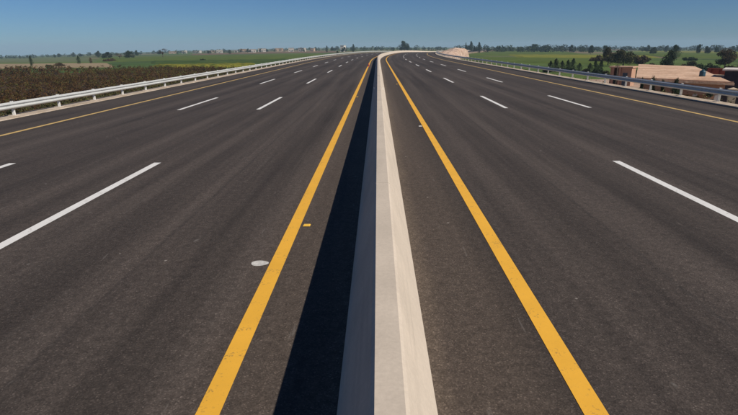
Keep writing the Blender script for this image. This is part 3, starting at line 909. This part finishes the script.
M['wood'] = mat_noise('grey_wood', (0.06, 0.045, 0.03), (0.13, 0.10, 0.075), 5)
M['maroon'] = mat_noise('maroon_cloth', (0.12, 0.02, 0.02), (0.2, 0.04, 0.035), 3)

GZ = FIELD_Z + 0.08
# long farmhouse: local x along the near wall, y away from it, roof falling towards the road
NL, rz, LEN, DEP, CROSS = Vector((21.12, 42.8, 0.30)), -0.455, 6.05, 33.8, -0.033
zn = NL.z - GZ                                   # eave height above the yard
hs = empty('farmhouse', (NL.x, NL.y, GZ), rz)
tag(hs, 'long brick farmhouse with a wide flat mud roof below the guardrail', 'house')
# walls with a verandah recess on the near side: solid walls stand 1.8 m behind the eave
wm = MB()
def wedge(mb, x0, x1, y0, y1, z0, ztop):          # box whose top follows the roof fall
    za, zb = ztop + CROSS * x0, ztop + CROSS * x1
    v = [(x0, y0, z0), (x1, y0, z0), (x1, y1, z0), (x0, y1, z0), (x0, y0, za), (x1, y0, zb), (x1, y1, zb), (x0, y1, za)]
    mb.add(v, [(3, 2, 1, 0), (4, 5, 6, 7), (0, 1, 5, 4), (1, 2, 6, 5), (2, 3, 7, 6), (3, 0, 4, 7)])
wedge(wm, 0.25, LEN - 0.25, 1.8, DEP - 0.2, -0.3, zn - 0.17)
wedge(wm, 0.25, 0.55, 0.25, 1.79, -0.3, zn - 0.17)
hw = wm.build('wall', M['brick'], hs)
bm_ = MB(); wedge(bm_, 0.2, LEN - 0.2, 0.2, 0.5, zn - 0.95 + CROSS * LEN, zn - 0.17); bm_.build('beam', M['brick'], hs)
rm = MB()
NXR, NYR = 12, 60
rv, rf = [], []
rnr = random.Random(8)
for j in range(NYR + 1):
    for i in range(NXR + 1):
        x, y = -0.3 + (LEN + 0.6) * i / NXR, -0.3 + (DEP + 0.5) * j / NYR
        e = i in (0, NXR) or j in (0, NYR)
        rv.append((x, y, zn + CROSS * x + (0 if e else rnr.uniform(-0.02, 0.035))))
nb = len(rv)
for j in range(NYR):
    for i in range(NXR):
        k = j * (NXR + 1) + i; rf.append((k, k + 1, k + NXR + 2, k + NXR + 1))
rim = [i for i in range(NXR + 1)] + [(j) * (NXR + 1) + NXR for j in range(1, NYR + 1)] + [NYR * (NXR + 1) + i for i in range(NXR - 1, -1, -1)] + [j * (NXR + 1) for j in range(NYR - 1, 0, -1)]
for i in rim: x, y, z = rv[i]; rv.append((x, y, z - 0.16))
nr_ = len(rim)
for a in range(nr_): rf.append((rim[a], nb + a, nb + (a + 1) % nr_, rim[(a + 1) % nr_]))
rf.append(tuple(nb + a for a in range(nr_ - 1, -1, -1)))
mesh_obj('roof', rv, rf, M['mud_roof'], hs)
kb = MB(); wedge(kb, -0.25, LEN + 0.25, -0.25, -0.05, zn - 0.01 + CROSS * LEN, zn + 0.09); kb.build('roof_kerb', M['brick'], hs)
for x in (0.62, LEN * 0.36, LEN * 0.66, LEN - 0.6):
    pc = MB().box(x - 0.16, x + 0.16, 0.2, 0.5, -0.3, zn - 0.953 + CROSS * (x + 0.16)).build('pillar', M['whitewash'], hs)
for x in (LEN * 0.22, LEN * 0.52, LEN * 0.82):
    d = MB().box(x - 0.5, x + 0.5, 1.74, 1.797, 0.05, 2.1).build('door', M['door'], hs)
    MB().box(x + 0.36, x + 0.42, 1.70, 1.737, 1.0, 1.12).build('handle', M['steel'], d)
for x in (LEN * 0.37, LEN * 0.67):
    wn = MB().box(x - 0.4, x + 0.4, 1.75, 1.797, 1.2, 2.1).build('window', M['dark_in'], hs)
    fr = MB(); fr.box(x - 0.46, x - 0.4, 1.71, 1.796, 1.14, 2.16); fr.box(x + 0.4, x + 0.46, 1.71, 1.796, 1.14, 2.16); fr.box(x - 0.4, x + 0.4, 1.71, 1.796, 1.14, 1.2); fr.box(x - 0.4, x + 0.4, 1.71, 1.796, 2.1, 2.16)
    fr.build('frame', M['whitewash'], wn)
for x in (0.7, 1.5, 2.3, 3.4):
    MB().box(x - 0.09, x + 0.09, -0.75, 0.0, zn - 0.36 + CROSS * x, zn - 0.26 + CROSS * x).build('rain_spout', M['wood'], hs)
def local(x, y, z):
    c, s_ = math.cos(rz), math.sin(rz)
    return (NL.x + x * c - y * s_, NL.y + x * s_ + y * c, GZ + z)
# water tank on the roof
tk = AT(702.5, 73.4, 47.6)
lx, ly = (tk.x - NL.x) * math.cos(rz) + (tk.y - NL.y) * math.sin(rz), -(tk.x - NL.x) * math.sin(rz) + (tk.y - NL.y) * math.cos(rz)
lx = min(lx, LEN - 0.5); ly = max(0.5, min(ly, DEP - 0.7))
tkr = tag(empty('water_tank', local(lx, ly, zn + CROSS * lx + 0.03), rz), 'small dark blue water tank on the edge of the mud roof', 'water tank')
tkr.scale = (0.8, 0.8, 0.85)
MB().lathe([(0.30, 0.0), (0.31, 0.08), (0.30, 0.16), (0.31, 0.24), (0.30, 0.32), (0.31, 0.40), (0.30, 0.48), (0.18, 0.58), (0.13, 0.60)], 18).build('body', M['tank'], tkr, True)
MB().lathe([(0.14, 0.60), (0.14, 0.65), (0.10, 0.67)], 14).build('lid', M['tank'], tkr, True)
MB().tube([(0.28, 0, 0.06), (0.42, 0, 0.06), (0.42, 0, 0.012)], [0.03, 0.03, 0.03]).build('pipe', M['whitewash'], tkr)

for i, (px, yt, wd) in enumerate([(647, 77.2, 5), (657, 78.4, 4.5), (668, 79.2, 5), (681, 80.6, 5.5)]):
    tree_px('shrub', 'broad', 'leaf_dark', px, yt - 0.6, wd * 1.7, 'slim dark shrub growing against the near eave of the farmhouse', D=40.5 - 0.5 * i, group='shrubs along the farmhouse eave', seed=[14, 24][i % 2], cat='shrub')
for i, (px, yt, wd, D) in enumerate([(643, 79.5, 14, 39.5), (664, 82.5, 17, 37.5), (679, 84.0, 14, 36.8), (699, 86.5, 17, 35.4), (716, 88.0, 14, 34.0)]):
    tree_px('bush', 'bush', 'leaf_dark' if i % 2 == 0 else 'leaf_olive', px, yt, wd, ['dense dark', 'dense olive'][i % 2] + ' bush in the yard before the farmhouse verandah', D=D, group=['dark', 'olive'][i % 2] + ' bushes before the verandah', seed=90 + i, cat='bush')
# brick outbuilding
def outbuilding():
    a, b = AT(610.5, 66.3, 86.0), AT(632.0, 66.6, 84.0)
    d = Vector((b.x - a.x, b.y - a.y, 0)); L = d.length; r = math.atan2(d.y, d.x)
    H = (a.z + b.z) / 2 - GZ
    o = tag(empty('outbuilding', (a.x, a.y, GZ), r), 'small open fronted brick outbuilding with brick pillars beside the olive tree', 'shed')
    w_ = MB()
    w_.box(0, L, 2.6, 2.85, -0.3, H - 0.2); w_.box(0, 0.25, 0.3, 2.597, -0.3, H - 0.2); w_.box(L - 0.25, L, 0.3, 2.597, -0.3, H - 0.2); w_.box(L * 0.52, L - 0.253, 0.3, 0.55, -0.3, H - 0.2)
    w_.build('wall', M['brick'], o)
    MB().box(-0.2, L + 0.2, -0.1, 3.05, H - 0.197, H).build('roof', M['mud_roof'], o)
    for x in (0.02, L * 0.33):
        MB().box(x + 0.26, x + 0.56, 0.1, 0.4, -0.3, H - 0.2).build('pillar', M['brick'], o)
    MB().box(L * 0.6, L * 0.82, 0.262, 0.297, 0.0, 2.0).build('door', M['door'], o)
outbuilding()
def pole():
    p = AT(617.3, 70, 80.0)
    o = tag(empty('wooden_post', (p.x, p.y, GZ)), 'thin dark wooden post in front of the brick outbuilding', 'post')
    top = AT(617.3, 63.8, 80.0).z - GZ
    MB().tube([(0, 0, -0.4), (0.02, 0, top * 0.5), (0, 0.02, top)], [0.09, 0.08, 0.07], 8).build('shaft', M['wood'], o, True)
    MB().box(-0.35, 0.35, -0.05, 0.05, top - 0.35, top - 0.25).build('crossbar', M['wood'], o)
pole()
# dark sheet metal shed and red wall beyond the farmhouse
def metal_shed():
    a = AT(725.5, 69.2, 47.0)
    H = a.z - GZ; L, Dp = 7.0, 4.0
    o = tag(empty('metal_shed', (a.x, a.y, GZ), -0.62), 'dark sheet metal shed with a pale roof edge beside the farmhouse', 'shed')
    w_ = MB(); w_.box(0, L, 0, Dp, -0.3, H - 0.12)
    wl = w_.build('wall', M['navy'], o)
    for i in range(24):
        x = 0.1 + i * (L - 0.2) / 23
        MB().box(x - 0.05, x + 0.05, -0.04, -0.002, 0, H - 0.15).build('rib', M['navy'], wl)
    MB().box(-0.2, L + 0.2, -0.25, Dp + 0.2, H - 0.117, H).build('roof', M['whitewash'], o)
    d = MB().box(1.6, 2.7, -0.07, -0.042, 0.05, 2.1).build('door', M['door'], o)
    MB().box(2.5, 2.56, -0.11, -0.073, 1.0, 1.15).build('handle', M['steel'], d)
metal_shed()
def red_wall():
    a, b = AT(708.5, 68.0, 62.0), AT(729.0, 68.6, 60.0)
    d = Vector((b.x - a.x, b.y - a.y, 0)); L = d.length; r = math.atan2(d.y, d.x); H = a.z - GZ
    o = tag(empty('courtyard_wall', (a.x, a.y, GZ), r), 'deep red brick courtyard wall behind the farmhouse roof', 'wall')
    MB().box(0, L, 0, 0.3, -0.3, H - 0.12).build('wall', M['redwall'], o)
    MB().box(-0.06, L + 0.06, -0.06, 0.36, H - 0.117, H).build('coping', M['redwall'], o)
    for x in (0.2, L * 0.5, L - 0.2):
        MB().box(x - 0.2, x + 0.2, -0.14, -0.063, -0.3, H - 0.12).build('pier', M['redwall'], o)
red_wall()
def white_wall():
    a, b = AT(711, 74.3, 52.0), AT(727, 75.2, 50.0)
    d = Vector((b.x - a.x, b.y - a.y, 0)); L = d.length; r = math.atan2(d.y, d.x); H = a.z - GZ
    o = tag(empty('courtyard_wall', (a.x, a.y, GZ), r), 'low whitewashed courtyard wall in front of the deep red wall', 'wall')
    MB().box(0, L, 0, 0.3, -0.3, H - 0.1).build('wall', M['whitewash'], o)
    MB().box(-0.05, L + 0.05, -0.05, 0.35, H - 0.097, H).build('coping', M['sandstone'], o)
white_wall()
def gate_pillar():
    p = AT(733.5, 88, 33.0); H = p.z - GZ
    o = tag(empty('gate_pillar', (p.x, p.y, GZ), rz), 'sandy plastered gate pillar standing before the farmhouse corner', 'pillar')
    MB().box(-0.2, 0.2, -0.2, 0.2, -0.3, H - 0.15).build('shaft', M['sandstone'], o)
    MB().box(-0.27, 0.27, -0.27, 0.27, H - 0.147, H - 0.06).add([(-0.27, -0.27, H - 0.06), (0.27, -0.27, H - 0.06), (0.27, 0.27, H - 0.06), (-0.27, 0.27, H - 0.06), (0, 0, H + 0.04)], [(0, 1, 4), (1, 2, 4), (2, 3, 4), (3, 0, 4)]).build('cap', M['sandstone'], o)
gate_pillar()

# ------------------------------------------------------------------ far village
M['village'] = mat_noise('village_plaster', (0.36, 0.32, 0.28), (0.52, 0.48, 0.43), 0.3)
M['village_tan'] = mat_noise('village_brick', (0.34, 0.24, 0.17), (0.46, 0.34, 0.25), 0.3)
def village_house(px, ytop, wpx, D, label, mat, group=None):
    t = AT(px, ytop, D); z = zg(t.x, t.y); H = max(3.0, t.z - z); L = wpx / FPX * D
    o = tag(empty('village_house', (t.x, t.y, z), random.uniform(-0.3, 0.3)), label, 'house', group)
    MB().box(-L / 2, L / 2, 0, 8, -1.0, H).build('wall', mat, o)
    MB().box(-L / 2 - 0.3, L / 2 + 0.3, -0.4, 8.3, H + 0.003, H + 0.35).build('roof', mat, o)
    MB().box(-0.6, 0.6, -0.06, -0.003, 0, 2.2).build('door', M['door'], o)
    for x in (-L * 0.3, L * 0.3):
        MB().box(x - 0.7, x + 0.7, -0.06, -0.003, 1.3, 2.5).build('window', M['dark_in'], o)
rn = random.Random(12)
for i, px in enumerate([172, 183, 196, 211, 219, 236, 243, 252, 262, 279, 291, 301, 312]):
    village_house(px, 51.4 - (px - 172) * 0.024 + rn.uniform(-0.7, 0.8), rn.uniform(3.0, 8), 860 + rn.uniform(-60, 160),
                  ('pale plastered' if i % 3 else 'tan brick') + ' flat roofed house in the far village beyond the green field', M['village'] if i % 3 else M['village_tan'], ('pale' if i % 3 else 'tan') + ' houses of the far village')
village_house(342, 45.6, 3.5, 700, 'narrow bright white house on the skyline left of the bend', M['whitewash'])

# ------------------------------------------------------------------ air
hz = MB().box(-5750, 5750, -5750, 5750, -90, 32).build('haze', None)
hm = bpy.data.materials.new('haze'); hm.use_nodes = True
ht = hm.node_tree; ht.nodes.clear()
ho = ht.nodes.new('ShaderNodeOutputMaterial'); pv_ = ht.nodes.new('ShaderNodeVolumePrincipled')
pv_.inputs['Color'].default_value = (0.58, 0.82, 1.0, 1)
pv_.inputs['Density'].default_value = 0.00022
pv_.inputs['Anisotropy'].default_value = 0.0
ht.links.new(pv_.outputs[0], ho.inputs['Volume'])
hz.data.materials.append(hm)
tag(hz, 'thin pale blue haze over the far fields', 'haze', kind='stuff')
